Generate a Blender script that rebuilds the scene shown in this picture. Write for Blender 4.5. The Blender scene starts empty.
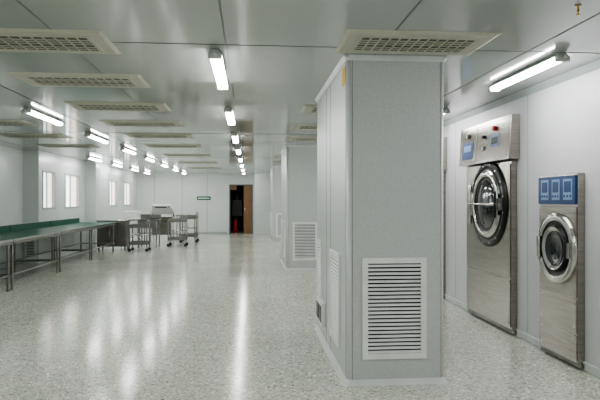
import bpy, math, random
from mathutils import Vector
random.seed(4)
H=2.67
XR=2.94
# ------------------------------------------------------------ materials
def new_mat(name):
    m=bpy.data.materials.new(name); m.use_nodes=True
    nt=m.node_tree; b=nt.nodes['Principled BSDF']
    return m,nt,b
def lin(c):
    return tuple(((v/255)/12.92 if v/255<=0.04045 else ((v/255+0.055)/1.055)**2.4) for v in c)+(1,)
def simple(name,rgb,rough=.5,metal=0,var=.06,scale=6,bump=0,spec=.5,emis=None,es=0,stretch=None):
    m,nt,b=new_mat(name)
    c=lin(rgb)
    tc=nt.nodes.new('ShaderNodeTexCoord'); mp=nt.nodes.new('ShaderNodeMapping')
    nt.links.new(tc.outputs['Object'],mp.inputs['Vector'])
    if stretch: mp.inputs['Scale'].default_value=stretch
    n=nt.nodes.new('ShaderNodeTexNoise'); n.inputs['Scale'].default_value=scale; n.inputs['Detail'].default_value=4
    nt.links.new(mp.outputs[0],n.inputs['Vector'])
    r=nt.nodes.new('ShaderNodeValToRGB')
    r.color_ramp.elements[0].position=.3; r.color_ramp.elements[1].position=.7
    r.color_ramp.elements[0].color=tuple(max(0,v*(1-var)) for v in c[:3])+(1,)
    r.color_ramp.elements[1].color=tuple(min(1,v*(1+var)) for v in c[:3])+(1,)
    nt.links.new(n.outputs['Fac'],r.inputs['Fac']); nt.links.new(r.outputs['Color'],b.inputs['Base Color'])
    b.inputs['Roughness'].default_value=rough; b.inputs['Metallic'].default_value=metal
    b.inputs['Specular IOR Level'].default_value=spec
    if bump:
        bp=nt.nodes.new('ShaderNodeBump'); bp.inputs['Strength'].default_value=bump; bp.inputs['Distance'].default_value=.01
        nt.links.new(n.outputs['Fac'],bp.inputs['Height']); nt.links.new(bp.outputs[0],b.inputs['Normal'])
    if emis:
        b.inputs['Emission Color'].default_value=lin(emis); b.inputs['Emission Strength'].default_value=es
    return m
M={}
M['wall']=simple('wall_panel',(208,213,211),.28,var=.03,scale=1.5)
M['wallr']=simple('wall_panel_right',(213,213,215),.42,var=.03,scale=1.2,spec=.4)
M['col']=simple('column_panel',(197,202,200),.34,var=.08,scale=70)
M['ceil']=simple('ceiling_panel',(176,181,177),.10,var=.03,scale=1.0,spec=.55,bump=.008)
M['seam']=simple('seam_grey',(110,116,112),.5)
M['trim']=simple('trim_white',(210,214,213),.4)
M['cove']=simple('cove_grey',(172,180,181),.4)
M['white']=simple('white_enamel',(236,238,236),.4)
M['cream']=simple('vent_cream',(188,187,172),.5)
M['ventdark']=simple('vent_slot',(92,93,83),.6)
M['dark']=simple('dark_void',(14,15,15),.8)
M['black']=simple('black_rubber',(14,15,16),.35)
M['steel']=simple('brushed_steel',(168,164,157),.24,metal=1,var=.14,scale=3,stretch=(1,1,18),bump=.06)
M['steel2']=simple('polished_steel',(206,204,200),.15,metal=1,var=.05)
M['steeld']=simple('dull_steel',(142,142,137),.36,metal=.9,var=.12,scale=8)
M['glass']=simple('porthole_glass',(40,44,46),.05,spec=.9)
M['green']=simple('table_green',(30,84,66),.42,var=.1,spec=.3)
M['blue']=simple('panel_blue',(28,62,112),.35)
M['bluel']=simple('panel_display',(110,145,180),.3,emis=(120,150,180),es=.05)
M['red']=simple('red_plastic',(190,30,22),.35)
M['yellow']=simple('yellow_sticker',(205,160,40),.5)
M['brown']=simple('brown_wood',(130,98,68),.5,var=.15,scale=8,stretch=(6,6,1))
M['brownd']=simple('brown_dark',(80,62,50),.6)
M['brass']=simple('brass',(170,130,70),.3,metal=1)
M['greensign']=simple('green_sign',(50,105,75),.5)
M['window']=simple('frosted_window',(235,235,230),.3,var=.03,scale=3,emis=(236,244,242),es=2.2)
M['curtain']=simple('window_film',(226,218,206),.6,emis=(240,226,214),es=1.5)
M['lamp']=simple('lamp_diffuser',(250,250,247),.4,var=0,emis=(252,252,252),es=29)
M['sheet']=simple('white_linen',(224,226,224),.8,bump=.3)
M['lampbody']=simple('lamp_housing',(205,208,204),.4)
def floor_mat():
    m,nt,b=new_mat('speckled_floor')
    N=nt.nodes.new; L=nt.links.new
    tc=N('ShaderNodeTexCoord')
    v=N('ShaderNodeTexVoronoi'); v.inputs['Scale'].default_value=60; L(tc.outputs['Object'],v.inputs['Vector'])
    r=N('ShaderNodeValToRGB'); r.color_ramp.interpolation='CONSTANT'
    e=r.color_ramp.elements
    e[0].color=lin((194,198,185)); e[0].position=0
    e[1].color=lin((162,168,152)); e[1].position=.70
    a=e.new(.42); a.color=lin((211,213,201))
    a=e.new(.82); a.color=lin((244,245,238))
    a=e.new(.93); a.color=lin((112,118,102))
    L(v.outputs['Color'],r.inputs['Fac'])
    n=N('ShaderNodeTexNoise'); n.inputs['Scale'].default_value=.7; n.inputs['Detail'].default_value=2; L(tc.outputs['Object'],n.inputs['Vector'])
    r2=N('ShaderNodeValToRGB'); r2.color_ramp.elements[0].position=.25; r2.color_ramp.elements[1].position=.75
    r2.color_ramp.elements[0].color=(.92,.92,.89,1); r2.color_ramp.elements[1].color=(1,1,1,1)
    L(n.outputs['Fac'],r2.inputs['Fac'])
    mx=N('ShaderNodeMix'); mx.data_type='RGBA'; mx.blend_type='MULTIPLY'; mx.inputs[0].default_value=1
    L(r.outputs['Color'],mx.inputs[6]); L(r2.outputs['Color'],mx.inputs[7])
    L(mx.outputs[2],b.inputs['Base Color'])
    mr=N('ShaderNodeMapRange'); mr.inputs['To Min'].default_value=.11; mr.inputs['To Max'].default_value=.20
    L(n.outputs['Fac'],mr.inputs['Value']); L(mr.outputs[0],b.inputs['Roughness'])
    b.inputs['Specular IOR Level'].default_value=.5
    bp=N('ShaderNodeBump'); bp.inputs['Strength'].default_value=.04; bp.inputs['Distance'].default_value=.01
    n2=N('ShaderNodeTexNoise'); n2.inputs['Scale'].default_value=14; L(tc.outputs['Object'],n2.inputs['Vector'])
    L(n2.outputs['Fac'],bp.inputs['Height']); L(bp.outputs[0],b.inputs['Normal'])
    return m
M['floor']=floor_mat()

# ------------------------------------------------------------ mesh builder
class B:
    def __init__(s,name): s.name=name; s.v=[]; s.f=[]; s.m=[]; s.sm=[]; s.mats=[]
    def mi(s,k):
        if k not in s.mats: s.mats.append(k)
        return s.mats.index(k)
    def hexa(s,p,mat):
        o=len(s.v); s.v+=[tuple(q) for q in p]; k=s.mi(mat)
        for f in ((0,3,2,1),(4,5,6,7),(0,1,5,4),(1,2,6,5),(2,3,7,6),(3,0,4,7)):
            s.f.append(tuple(o+i for i in f)); s.m.append(k); s.sm.append(False)
    def box(s,x0,x1,y0,y1,z0,z1,mat):
        s.hexa([(x0,y0,z0),(x1,y0,z0),(x1,y1,z0),(x0,y1,z0),(x0,y0,z1),(x1,y0,z1),(x1,y1,z1),(x0,y1,z1)],mat)
        return s
    def tube(s,a,b,r,mat,n=12,r2=None):
        a=Vector(a);b=Vector(b);d=(b-a).normalized()
        u=d.orthogonal().normalized(); w=d.cross(u); r2=r if r2 is None else r2
        o=len(s.v);k=s.mi(mat)
        for c,rr in((a,r),(b,r2)):
            for i in range(n):
                t=2*math.pi*i/n; s.v.append(tuple(c+u*math.cos(t)*rr+w*math.sin(t)*rr))
        for i in range(n):
            j=(i+1)%n; s.f.append((o+i,o+j,o+n+j,o+n+i)); s.m.append(k); s.sm.append(True)
        s.f.append(tuple(o+n-1-i for i in range(n))); s.m.append(k); s.sm.append(False)
        s.f.append(tuple(o+n+i for i in range(n))); s.m.append(k); s.sm.append(False)
    def lathe(s,c,axis,prof,n=48):
        c=Vector(c);d=Vector(axis).normalized();u=d.orthogonal().normalized();w=d.cross(u)
        rings=[]
        for (r,h,mt) in prof:
            o=len(s.v); rings.append(o)
            for i in range(n):
                t=2*math.pi*i/n; s.v.append(tuple(c+d*h+u*math.cos(t)*max(r,1e-4)+w*math.sin(t)*max(r,1e-4)))
        for q in range(1,len(prof)):
            k=s.mi(prof[q][2]);a=rings[q-1];b=rings[q]
            for i in range(n):
                j=(i+1)%n; s.f.append((a+i,a+j,b+j,b+i)); s.m.append(k); s.sm.append(True)
    def done(s,bevel=0,parent=None):
        me=bpy.data.meshes.new(s.name); me.from_pydata(s.v,[],s.f)
        for k in s.mats: me.materials.append(M[k])
        for p,k,q in zip(me.polygons,s.m,s.sm): p.material_index=k; p.use_smooth=q
        me.update()
        o=bpy.data.objects.new(s.name,me); bpy.context.collection.objects.link(o)
        if bevel:
            md=o.modifiers.new('bev','BEVEL'); md.width=bevel; md.segments=2; md.limit_method='ANGLE'; md.angle_limit=math.radians(50)
        if parent: o.parent=parent
        return o

Y0,YB=-3.0,26.1
# ------------------------------------------------------------ shell
B('floor').box(-5.55,3.1,Y0-.15,YB+2.6,-.1,0,'floor').done()
B('ceiling').box(-5.55,3.1,Y0-.15,YB+2.6,H,H+.1,'ceil').done()
B('wall_right').box(XR,3.1,Y0,YB,0,H,'wallr').done()
B('wall_rear').box(-5.5,3.1,Y0-.15,Y0,0,H,'wall').done()
w=B('wall_left')
w.box(-5.5,-5.35,Y0,14.2,0,H,'wall')
wins=[(14.45,15.35),(16.15,17.45),(21.1,22.3),(23.55,24.9)]
ya=14.2; za,zb=1.27,2.22
w.box(-5.5,-4.98,14.2,YB,0,za,'wall'); w.box(-5.5,-4.98,14.2,YB,zb,H,'wall')
for a,b in wins:
    w.box(-5.5,-4.98,ya,a,za,zb,'wall'); ya=b
w.box(-5.5,-4.98,ya,YB,za,zb,'wall')
w.box(-4.98,-4.68,18.15,19.95,0,H,'wall')
w.done()
for i,(a,b) in enumerate(wins):
    q=B('window_%d'%(i+1))
    q.box(-5.09,-5.06,a+.001,b-.001,za+.001,zb-.001,'window')
    t=.045
    q.box(-5.06,-4.965,a+.001,a+t,za+.001,zb-.001,'cove'); q.box(-5.06,-4.965,b-t,b-.001,za+.001,zb-.001,'cove')
    q.box(-5.06,-4.965,a+t,b-t,za+.001,za+t,'cove'); q.box(-5.06,-4.965,a+t,b-t,zb-t,zb-.001,'cove')
    mid=(a+b)/2
    q.box(-5.06,-5.02,mid-.02,mid+.02,za+t,zb-t,'cove')
    q.box(-5.059,-5.05,mid+.02,b-t,za+t,zb-t,'curtain')
    q.done(.004)
DX0,DX1,DH=-.93,.13,2.2
w=B('wall_back')
w.box(-5.5,DX0,YB,YB+.15,0,H,'wall'); w.box(DX1,3.1,YB,YB+.15,0,H,'wall'); w.box(DX0,DX1,YB,YB+.15,DH,H,'wall')
w.done()
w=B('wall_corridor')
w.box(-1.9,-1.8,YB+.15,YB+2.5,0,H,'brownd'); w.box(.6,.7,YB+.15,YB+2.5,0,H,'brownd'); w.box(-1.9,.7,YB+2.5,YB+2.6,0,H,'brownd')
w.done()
d=B('door_1')
e_=.002
d.box(DX0+e_,DX0+.05,YB-.03,YB+.12,.002,DH-e_,'seam'); d.box(DX1-.05,DX1-e_,YB-.03,YB+.12,.002,DH-e_,'seam'); d.box(DX0+.05,DX1-.05,YB-.03,YB+.12,DH-.05,DH-e_,'seam')
d.box(-.28,DX1-.05,YB+.03,YB+.08,.01,DH-.05,'brown')
d.box(-.24,-.2,YB-.0,YB+.03,.95,1.15,'steel2')
d.box(-.88,-.6,YB+.05,YB+.09,1.95,2.15,'brown')
d.done(.004)
B('wall_partition').box(.2,1.5,25.0,YB-.001,0,H,'wall').done()
t=B('trim_ceiling')
x=-.18-1.18*4
while x<XR:
    if x>-5.3: t.box(x-.006,x+.006,Y0,YB,H-.003,H-.0002,'seam')
    x+=1.18
y=Y0+1.5
while y<YB:
    t.box(-4.97,XR,y-.004,y+.004,H-.003,H-.0002,'seam'); y+=5.9
t.done()
t=B('trim_wall_seams')
for y in (1.6,3.4,4.55,5.93,8.1,10.2,11.4,12.6,13.8,15,16.2,17.4,18.6,19.8,21,22.2,23.4,24.6):
    t.box(XR-.003,XR-.0002,y-.004,y+.004,.1,H-.06,'cove')
for y in (2,4,6,8,9.2,10.4,11.6,12.8): t.box(-5.3498,-5.347,y-.004,y+.004,.1,H-.06,'seam')
for x in (-4.2,-3,-1.9): t.box(x-.006,x+.006,YB-.003,YB-.0002,.1,H-.06,'seam')
t.done()
t=B('trim_cornice_right')
t.hexa([(XR-.06,Y0,H-.004),(XR-.001,Y0,H-.06),(XR-.001,YB-.002,H-.06),(XR-.06,YB-.002,H-.004),
        (XR-.055,Y0,H-.001),(XR-.001,Y0,H-.001),(XR-.001,YB-.002,H-.001),(XR-.055,YB-.002,H-.001)],'cove'); t.done()
def skirt(name,pts,mat='cove'):
    t=B(name)
    for (x0,x1,y0,y1) in pts: t.box(x0,x1,y0,y1,.0005,.08,mat)
    t.done(.01)
skirt('baseboard_right',[(XR-.02,XR-.001,Y0+.01,YB-.01)],'trim')
skirt('baseboard_left',[(-5.349,-5.33,Y0+.01,14.19)])
skirt('baseboard_back',[(-4.97,DX0-.07,YB-.02,YB-.001)])

# ------------------------------------------------------------ columns
def column(y0,y1,x0=.78,x1=1.59):
    c=B('column')
    r=.035
    pts=[]
    for (cx,cy,a0) in ((x0+r,y0+r,180),(x1-r,y0+r,270),(x1-r,y1-r,0),(x0+r,y1-r,90)):
        for i in range(7):
            a=math.radians(a0+i*15); pts.append((cx+r*math.cos(a),cy+r*math.sin(a)))
    def ext(sc,z0,z1,mat,ps=pts):
        cx=(x0+x1)/2;cy=(y0+y1)/2;n=len(ps);o=len(c.v);k=c.mi(mat)
        for zz,gr in ((z0,sc[0]),(z1,sc[1])):
            for p in ps:
                c.v.append((p[0]+(gr if p[0]>cx else -gr),p[1]+(gr if p[1]>cy else -gr),zz))
        for i in range(n):
            j=(i+1)%n; c.f.append((o+i,o+j,o+n+j,o+n+i)); c.m.append(k)
            c.sm.append(i%7!=6)
        c.f.append(tuple(o+n+i for i in range(n))); c.m.append(k); c.sm.append(False)
    ext((0,0),.0005,H-.0005,'col')
    ext((.035,.004),.0005,.045,'trim')
    ext((.004,.03),H-.04,H-.001,'trim')
    for xx in (x0+.045,x1-.03): c.box(xx-.002,xx+.002,y0-.0015,y0+.01,.04,H-.04,'seam')
    for yy in (y0+.045,y0+.95,y0+1.25): 
        if yy<y1-.1: c.box(x0-.002,x0+.01,yy-.004,yy+.004,.04,H-.04,'seam')
    return c.done()
def grille(face,a0,a1,z0,z1,p,n=23,parent=None):
    g=B('air_return_grille')
    def bx(a,b,d0,d1,za,zb,mat):
        if face=='front': g.box(a,b,p-d1,p-d0,za,zb,mat)
        else: g.box(p-d1,p-d0,a,b,za,zb,mat)
    fw=.045
    bx(a0,a1,.001,.018,z0,z0+fw,'white'); bx(a0,a1,.001,.018,z1-fw,z1,'white')
    bx(a0,a0+fw,.001,.018,z0+fw,z1-fw,'white'); bx(a1-fw,a1,.001,.018,z0+fw,z1-fw,'white')
    bx(a0+fw,a1-fw,.001,.003,z0+fw,z1-fw,'dark')
    zz0=z0+fw; st=(z1-z0-2*fw)/n
    for i in range(n):
        z=zz0+st*(i+.1)
        lo,hi=a0+fw,a1-fw
        pts=[(.004,z+st*.28),(.016,z),(.016,z+st*.3),(.004,z+st*.58)]
        if face=='front':
            P=[(lo,p-d,zz) for d,zz in pts]+[(hi,p-d,zz) for d,zz in pts]
        else: P=[(p-d,lo,zz) for d,zz in pts]+[(p-d,hi,zz) for d,zz in pts]
        g.hexa(P,'white')
    return g.done(parent=parent)
cols=[(4.64,6.73),(12.35,14.4),(20.1,22.1)]
for a,b in cols:
    cc=column(a,b)
    grille('front',.905,1.435,.21,1.03,a,parent=cc)
    grille('side',a+.33,a+.90,.21,1.03,.78,parent=cc)
    grille('side',a+1.6,a+2.0,.45,1.05,.78,15,parent=cc)
grille('front',-5.3,-5.03,.1,.62,14.2,12)
s=B('wall_socket'); s.box(.745,.779,6.0,6.5,.17,.42,'white')
s.box(.738,.746,6.05,6.22,.21,.38,'black'); s.box(.738,.746,6.28,6.45,.21,.38,'black'); s.done(.004)
s=B('warning_sticker'); s.box(.777,.7795,4.70,4.85,2.45,2.60,'yellow'); s.done()

# ------------------------------------------------------------ lamps
def lamp(x,yc,L=1.3):
    l=B('fluorescent_lamp'); y0=yc-L/2;y1=yc+L/2
    h1=.035; r=.05; rz=.038
    l.hexa([(x-r,y0,H-h1),(x+r,y0,H-h1),(x+r,y1,H-h1),(x-r,y1,H-h1),
            (x-.03,y0+.01,H-.002),(x+.03,y0+.01,H-.002),(x+.03,y1-.01,H-.002),(x-.03,y1-.01,H-.002)],'lampbody')
    for a,b in ((y0-.012,y0+.03),(y1-.03,y1+.012)):
        l.box(x-r-.002,x+r+.002,a,b,H-h1-rz-.002,H-h1+.002,'lampbody')
    ps=[(x+r*math.cos(t),H-h1-rz*math.sin(t)) for t in [math.pi*i/6 for i in range(7)]]
    o=len(l.v);k=l.mi('lamp')
    for yy in (y0+.03,y1-.03):
        for p in ps: l.v.append((p[0],yy,p[1]))
    for i in range(6):
        l.f.append((o+i,o+i+1,o+7+i+1,o+7+i)); l.m.append(k); l.sm.append(True)
    l.tube((x,y0-.06,H-.045),(x,y0-.012,H-.045),.012,'lampbody')
    return l.done()
for k in range(-2,8): lamp(-.27,5.17+2.75*k)
for k in range(-3,7): lamp(-2.8,8.2+2.75*k)
for k in range(-2,7): lamp(2.46,5.03+2.75*k)
for yc in (16.5,19.2,22,24.6): lamp(-4.3,yc)

# ------------------------------------------------------------ ceiling supply vents
def vent(x0,x1,y0,y1):
    v=B('air_supply_vent')
    v.hexa([(x0+.03,y0+.03,H-.014),(x1-.03,y0+.03,H-.014),(x1-.03,y1-.03,H-.014),(x0+.03,y1-.03,H-.014),
            (x0,y0,H-.001),(x1,y0,H-.001),(x1,y1,H-.001),(x0,y1,H-.001)],'cream')
    a0,a1,b0,b1=x0+.13,x1-.13,y0+.13,y1-.13
    v.box(a0-.02,a1+.02,b0-.02,b1+.02,H-.018,H-.013,'cream')
    n=12; w=(a1-a0)/n
    for r in range(2):
        ya=b0+(b1-b0)/2*r+.015; yb=b0+(b1-b0)/2*(r+1)-.015
        for i in range(n):
            xa=a0+w*i+.010; xb=a0+w*(i+1)-.010
            v.box(xa,xb,ya,yb,H-.020,H-.017,'ventdark')
            for q in range(2):
                yy=ya+(yb-ya)*(q+1)/3
                v.box(xa,xb,yy-.008,yy+.008,H-.024,H-.0195,'cream')
    v.done()
for y in (1.2,4.1,5.5,7.1,8.7,10.4,12.4,15,18,21): vent(-2.22,-1.02,y,y+.64)
for y in (3.92,7.1,8.9,10.7,15.2,17.5): vent(.66,1.76,y,y+.62)
for y in (8.8,10.6,12.6): vent(-4.5,-3.3,y,y+.64)
s=B('sprinkler_head'); s.lathe((1.96,3.32,H-.001),(0,0,-1),[(0,0,'steeld'),(.02,0,'steeld'),(.018,.005,'steeld'),(.006,.007,'brass'),(.006,.03,'brass'),(.009,.034,'brass'),(.004,.045,'brass'),(.004,.056,'brass'),(.014,.058,'brass'),(.014,.06,'brass'),(0,.06,'brass')],20); s.done()

# ------------------------------------------------------------ laundry machines
def big_machine(yo):
    m=B('industrial_tumble_dryer')
    y0,y1=6.17+yo,7.48+yo; X=XR-.002; xf=XR-.07
    m.box(xf,X,y0,y1,.07,1.93,'steel')
    m.box(xf-.012,xf+.001,y0+.015,y1-.015,.09,.62,'steel')
    m.box(xf-.012,xf+.001,y0+.015,y1-.015,.64,1.90,'steel')
    m.box(xf+.02,X,y0-.03,y1+.03,.02,.07,'steeld')
    for yy in (y0+.06,y1-.06):
        for z in (.13,.58,.7,1.85): m.tube((xf-.018,yy,z),(xf-.01,yy,z),.012,'steel2',10)
    cy0,cy1=6.10+yo,7.62+yo
    cx=XR-.13
    m.hexa([(cx,cy0,1.95),(X,cy0,1.95),(X,cy1,1.95),(cx,cy1,1.95),(cx+.03,cy0,2.44),(X,cy0,2.44),(X,cy1,2.44),(cx+.03,cy1,2.44)],'steel')
    def pl(a,b,za,zb,mat,e=.006):
        def xx(z): return cx+.03*(z-1.95)/.49
        a+=yo;b+=yo
        m.hexa([(xx(za)-e,a,za),(xx(za)+.002,a,za),(xx(za)+.002,b,za),(xx(za)-e,b,za),(xx(zb)-e,a,zb),(xx(zb)+.002,a,zb),(xx(zb)+.002,b,zb),(xx(zb)-e,b,zb)],mat)
    pl(6.16,7.56,1.98,2.41,'steel',.004)
    pl(7.14,7.50,2.02,2.24,'blue',.008); pl(7.2,7.44,2.12,2.2,'bluel',.010)
    pl(7.03,7.05,1.98,2.41,'steeld',.007)
    pl(6.36,6.62,2.12,2.26,'bluel',.008); pl(6.40,6.58,2.15,2.23,'black',.010)
    for yy,z,c,r in ((6.5,2.33,'red',.028),(6.8,2.12,'steeld',.03),(6.8,2.26,'black',.022),(7.3,2.32,'steeld',.03)):
        m.tube((cx+.02,yy+yo,z),(cx-.012,yy+yo,z),r,c,14)
    Yc=6.75+yo
    c=(xf-.01,Yc,1.45)
    m.lathe(c,(-1,0,0),[(.51,0,'black'),(.51,.02,'black'),(.49,.032,'black'),(.445,.032,'black'),(.43,.02,'black'),
        (.40,.03,'black'),(.385,.055,'steel2'),(.35,.06,'steel2'),(.33,.05,'steel2'),(.325,.04,'black'),(.29,.035,'black'),(.28,.04,'glass'),(.2,.055,'glass'),(.1,.065,'glass'),(0,.07,'glass')])
    for i in range(16):
        t=i*math.pi/8+.2; m.tube((xf-.035,Yc+.468*math.cos(t),1.45+.468*math.sin(t)),(xf-.047,Yc+.468*math.cos(t),1.45+.468*math.sin(t)),.011,'steel2',8)
    m.box(xf-.07,xf-.01,Yc+.40,Yc+.5,1.30,1.60,'steel2')
    m.tube((xf-.07,Yc+.44,1.2),(xf-.07,Yc+.44,1.7),.02,'steel2')
    m.box(xf-.09,xf-.04,Yc-.45,Yc-.33,1.38,1.52,'steeld')
    m.tube((xf-.11,Yc-.4,1.30),(xf-.11,Yc-.4,1.60),.016,'black')
    m.tube((xf-.11,Yc-.4,1.45),(xf-.06,Yc-.4,1.45),.018,'steel2')
    m.tube((xf-.075,Yc-.33,1.45),(xf-.075,Yc+.42,1.45),.016,'steel2')
    return m.done(.004)
big_machine(0); big_machine(2.35)
def washer():
    m=B('industrial_washing_machine')
    y0,y1=4.87,5.54; X=XR-.002; xf=XR-.07
    m.box(xf,X,y0,y1,.06,1.74,'steel')
    m.box(xf-.01,xf+.001,y0+.01,y1-.01,.08,.30,'steel')
    m.box(xf-.01,xf+.001,y0+.01,y1-.01,.315,.62,'steel')
    m.box(xf-.01,xf+.001,y0+.01,y1-.01,.635,1.44,'steel')
    m.box(xf-.02,xf+.001,y0+.01,y1-.01,1.46,1.72,'blue')
    m.box(xf+.02,X,y0-.02,y1+.02,.02,.06,'steeld')
    for a,b in ((4.92,5.07),(5.13,5.27),(5.33,5.47)):
        m.box(xf-.024,xf-.018,a,b,1.50,1.69,'bluel'); m.box(xf-.027,xf-.022,a+.02,b-.02,1.57,1.67,'blue')
        for k in range(3):
            yy=a+.025+k*(b-a-.05)/2; m.tube((xf-.03,yy,1.535),(xf-.02,yy,1.535),.011,'blue',8)
    Yc=5.19
    c=(xf-.008,Yc,1.05)
    m.lathe(c,(-1,0,0),[(.33,0,'black'),(.33,.02,'steel2'),(.318,.035,'steel2'),(.275,.038,'steel2'),(.26,.03,'steel2'),(.255,.02,'black'),(.215,.015,'black'),
       (.21,.045,'black'),(.20,.05,'black'),(.19,.045,'steel2'),(.165,.035,'steel2'),(.16,.03,'glass'),(.10,.02,'glass'),(0,.015,'glass')])
    m.box(xf-.06,xf-.01,Yc+.235,Yc+.30,.95,1.15,'steel2'); m.tube((xf-.055,Yc+.26,.92),(xf-.055,Yc+.26,1.18),.012,'steel2')
    m.box(xf-.07,xf-.03,Yc-.28,Yc-.22,.98,1.12,'steel2'); m.tube((xf-.085,Yc-.26,.96),(xf-.085,Yc-.26,1.14),.011,'black')
    for yy in (y0+.05,y1-.05):
        for z in (.12,.27,.36,.58,.68,1.40): m.tube((xf-.015,yy,z),(xf-.008,yy,z),.008,'steel2',8)
    return m.done(.003)
washer()

# ------------------------------------------------------------ left side tables
def work_table(y0,y1,x0=-4.95,x1=-3.9):
    t=B('work_table'); h=.85
    t.box(x0,x1-.012,y0,y1,h-.035,h,'green')
    t.box(x1-.012,x1,y0,y1,h-.035,h+.002,'steel2')
    t.box(x0+.03,x1-.005,y0+.005,y0+.03,h-.085,h-.036,'steeld'); t.box(x0+.03,x1-.005,y1-.03,y1-.005,h-.085,h-.036,'steeld')
    t.box(x1-.03,x1-.004,y0+.03,y1-.03,h-.085,h-.036,'steeld')
    t.box(x0,x0+.02,y0,y1,h,h+.13,'green')
    r=.022
    for x in (x0+.08,x1-.06):
        for y in (y0+.07,y1-.07):
            t.tube((x,y,.05),(x,y,h-.03),r,'steeld'); t.tube((x,y,0.001),(x,y,.06),.03,'steeld',r2=.022)
        t.tube((x,y0+.07,.25),(x,y1-.07,.25),.016,'steeld')
    for y in (y0+.07,y1-.07): t.tube((x0+.08,y,.25),(x1-.06,y,.25),.016,'steeld')
    return t.done(.003)
for a in (5.1,7.55,10.0,12.45,14.9): work_table(a,a+2.42)
c=B('stainless_cabinet')
x0,x1,y0,y1=-4.5,-3.65,17.55,18.1
c.box(x0,x1,y0,y1,.12,.86,'steeld'); c.box(x0-.02,x1+.02,y0-.02,y1+.02,.86,.9,'steel2')
for k in range(2):
    a=x0+.02+k*.415; c.box(a,a+.395,y0-.015,y0+.001,.15,.83,'steel'); c.tube((a+(.35 if k==0 else .05),y0-.03,.4),(a+(.35 if k==0 else .05),y0-.03,.6),.01,'steel2')
for x in (x0+.05,x1-.05):
    for y in (y0+.05,y1-.05): c.tube((x,y,.001),(x,y,.12),.02,'black')
c.done(.004)
def st_table(name,x0,x1,y0,y1,h,sink=False):
    t=B(name)
    if sink:
        t.box(x0,x1,y0,y0+.06,h-.03,h,'steel2'); t.box(x0,x1,y1-.1,y1,h-.03,h,'steel2'); t.box(x0,x0+.08,y0+.06,y1-.1,h-.03,h,'steel2'); t.box(x1-.08,x1,y0+.06,y1-.1,h-.03,h,'steel2')
        t.box(x0+.07,x1-.07,y0+.05,y1-.09,h-.28,h-.26,'steeld')
        t.box(x0+.06,x0+.08,y0+.05,y1-.09,h-.28,h-.03,'steeld'); t.box(x1-.08,x1-.06,y0+.05,y1-.09,h-.28,h-.03,'steeld')
        t.box(x0+.06,x1-.06,y0+.04,y0+.06,h-.28,h-.03,'steeld'); t.box(x0+.06,x1-.06,y1-.1,y1-.08,h-.28,h-.03,'steeld')
        t.box(x0,x1,y1-.02,y1,h,h+.14,'steel2')
        xm=(x0+x1)/2
        t.tube((xm,y1-.05,h),(xm,y1-.05,h+.26),.014,'steel2'); t.tube((xm,y1-.05,h+.25),(xm,y1-.25,h+.22),.012,'steel2')
    else:
        t.box(x0,x1,y0,y1,h-.03,h,'steel2'); t.box(x0+.02,x1-.02,y0+.02,y1-.02,.25,.27,'steel2')
    for x in (x0+.05,x1-.05):
        for y in (y0+.05,y1-.05): t.tube((x,y,.001),(x,y,h-.02),.02,'steeld')
    return t.done(.003)
def cart(x0,x1,y0,y1,h=.8):
    t=B('stainless_laundry_cart')
    for x in (x0+.03,x1-.03):
        for y in (y0+.03,y1-.03):
            t.tube((x,y,.09),(x,y,h+(.2 if x>x1-.1 else 0)),.018,'steeld')
            t.tube((x,y-.012,.05),(x,y+.012,.05),.048,'black'); t.tube((x,y,.06),(x,y,.12),.014,'steeld')
    t.tube((x1-.03,y0+.03,h+.2),(x1-.03,y1-.03,h+.2),.018,'steel2')
    for z in (.2,h-.02): t.box(x0+.02,x1-.02,y0+.02,y1-.02,z,z+.02,'steel2')
    for z in (.2,h):
        t.box(x0+.01,x1-.01,y0+.01,y0+.02,z,z+.09,'steeld'); t.box(x0+.01,x1-.01,y1-.02,y1-.01,z,z+.09,'steeld')
        t.box(x0+.01,x0+.02,y0+.02,y1-.02,z,z+.09,'steeld')
    t.tube((x0+.03,y0+.03,.5),(x1-.03,y0+.03,.5),.01,'steel2'); t.tube((x0+.03,y1-.03,.5),(x1-.03,y1-.03,.5),.01,'steel2')
    return t.done(.002)
st_table('stainless_sink',-3.5,-2.85,18.3,19.0,.9,True)
st_table('stainless_trolley',-4.3,-3.6,19.6,20.6,.85)
b=B('folded_linen_pile')
for i in range(4):
    z=.851+i*.07; b.box(-4.2+.01*i,-3.72-.015*(i%2),19.75,20.3,z,z+.066,'sheet')
b.done(.02)
p=B('ironing_press')
x0,x1,y0,y1=-3.45,-2.65,20.2,20.9
p.box(x0,x1,y0,y1,.75,.92,'steel2'); p.box(x0+.1,x1-.1,y0+.1,y1-.1,.3,.75,'steeld')
for x in (x0+.06,x1-.06):
    for y in (y0+.06,y1-.06): p.tube((x,y,.001),(x,y,.76),.025,'steel2')
p.hexa([(x0,y1-.08,1.0),(x1,y1-.08,1.0),(x1,y1,1.0),(x0,y1,1.0),(x0+.1,y0+.1,1.3),(x1-.1,y0+.1,1.3),(x1-.1,y0+.18,1.36),(x0+.1,y0+.18,1.36)],'white')
p.tube((x0+.05,y1-.04,.9),(x0+.05,y1-.04,1.1),.03,'steeld'); p.tube((x1-.05,y1-.04,.9),(x1-.05,y1-.04,1.1),.03,'steeld')
p.tube((x0+.2,y0+.05,1.25),(x1-.2,y0+.05,1.25),.02,'black')
for x in (x0+.13,x1-.13): p.tube((x,y0+.12,1.31),(x,y0+.05,1.25),.012,'black')
p.done(.004)
cart(-2.65,-2.05,18.9,19.5,.8); cart(-2.45,-1.85,20.6,21.3,.85); cart(-3.5,-2.95,17.1,17.6,.7)
st_table('stainless_side_table',-2.75,-2.0,21.8,22.6,.95)
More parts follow.
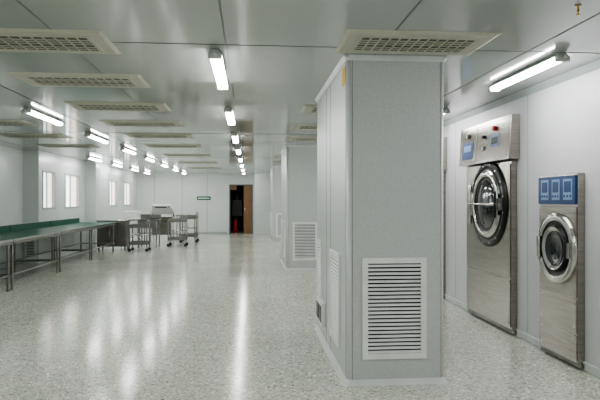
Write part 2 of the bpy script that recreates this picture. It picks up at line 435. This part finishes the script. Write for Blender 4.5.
s=B('wall_sign'); s.box(-2.35,-1.75,YB-.02,YB-.001,1.5,1.66,'greensign'); s.box(-2.3,-1.8,YB-.024,YB-.019,1.56,1.60,'white'); s.done()
e=B('fire_extinguisher')
e.lathe((-.66,26.75,.001),(0,0,1),[(0,0,'red'),(.09,0,'red'),(.1,.02,'red'),(.1,.48,'red'),(.07,.56,'red'),(.03,.6,'red'),(.03,.66,'black'),(0,.66,'black')],24)
e.tube((-.66,26.75,.66),(-.56,26.7,.72),.012,'black'); e.tube((-.63,26.7,.6),(-.56,26.62,.2),.01,'black'); e.done()
j=B('hanging_jacket')
jx,jy=-.6,27.3
j.tube((jx,jy,.001),(jx,jy,1.75),.02,'steeld'); j.tube((jx-.22,jy,1.5),(jx+.22,jy,1.5),.012,'steeld')
j.lathe((jx,jy,.001),(0,0,1),[(0,0,'steeld'),(.2,0,'steeld'),(.2,.02,'steeld'),(0,.03,'steeld')],20)
j.hexa([(jx-.26,jy-.12,.75),(jx+.26,jy-.12,.75),(jx+.26,jy+.12,.75),(jx-.26,jy+.12,.75),(jx-.2,jy-.07,1.5),(jx+.2,jy-.07,1.5),(jx+.2,jy+.07,1.5),(jx-.2,jy+.07,1.5)],'black')
for sg in (-1,1): j.tube((jx+sg*.19,jy,1.47),(jx+sg*.3,jy-.03,.9),.07,'black',r2=.055)
j.done(.02)

# ------------------------------------------------------------ world, camera
wd=bpy.data.worlds.new('world'); bpy.context.scene.world=wd; wd.use_nodes=True
wd.node_tree.nodes['Background'].inputs[0].default_value=(.8,.85,.9,1); wd.node_tree.nodes['Background'].inputs[1].default_value=.6
cam=bpy.data.cameras.new('camera'); co=bpy.data.objects.new('camera',cam); bpy.context.collection.objects.link(co)
cam.sensor_width=36; cam.lens=34.8; cam.clip_start=.05; cam.clip_end=100
co.location=(0,0,1.5); co.rotation_euler=(math.radians(90),0,-math.atan(50/580))
bpy.context.scene.camera=co
bpy.context.scene.view_settings.view_transform='AgX'
bpy.context.scene.view_settings.look='AgX - Medium High Contrast'
bpy.context.scene.view_settings.exposure=.45
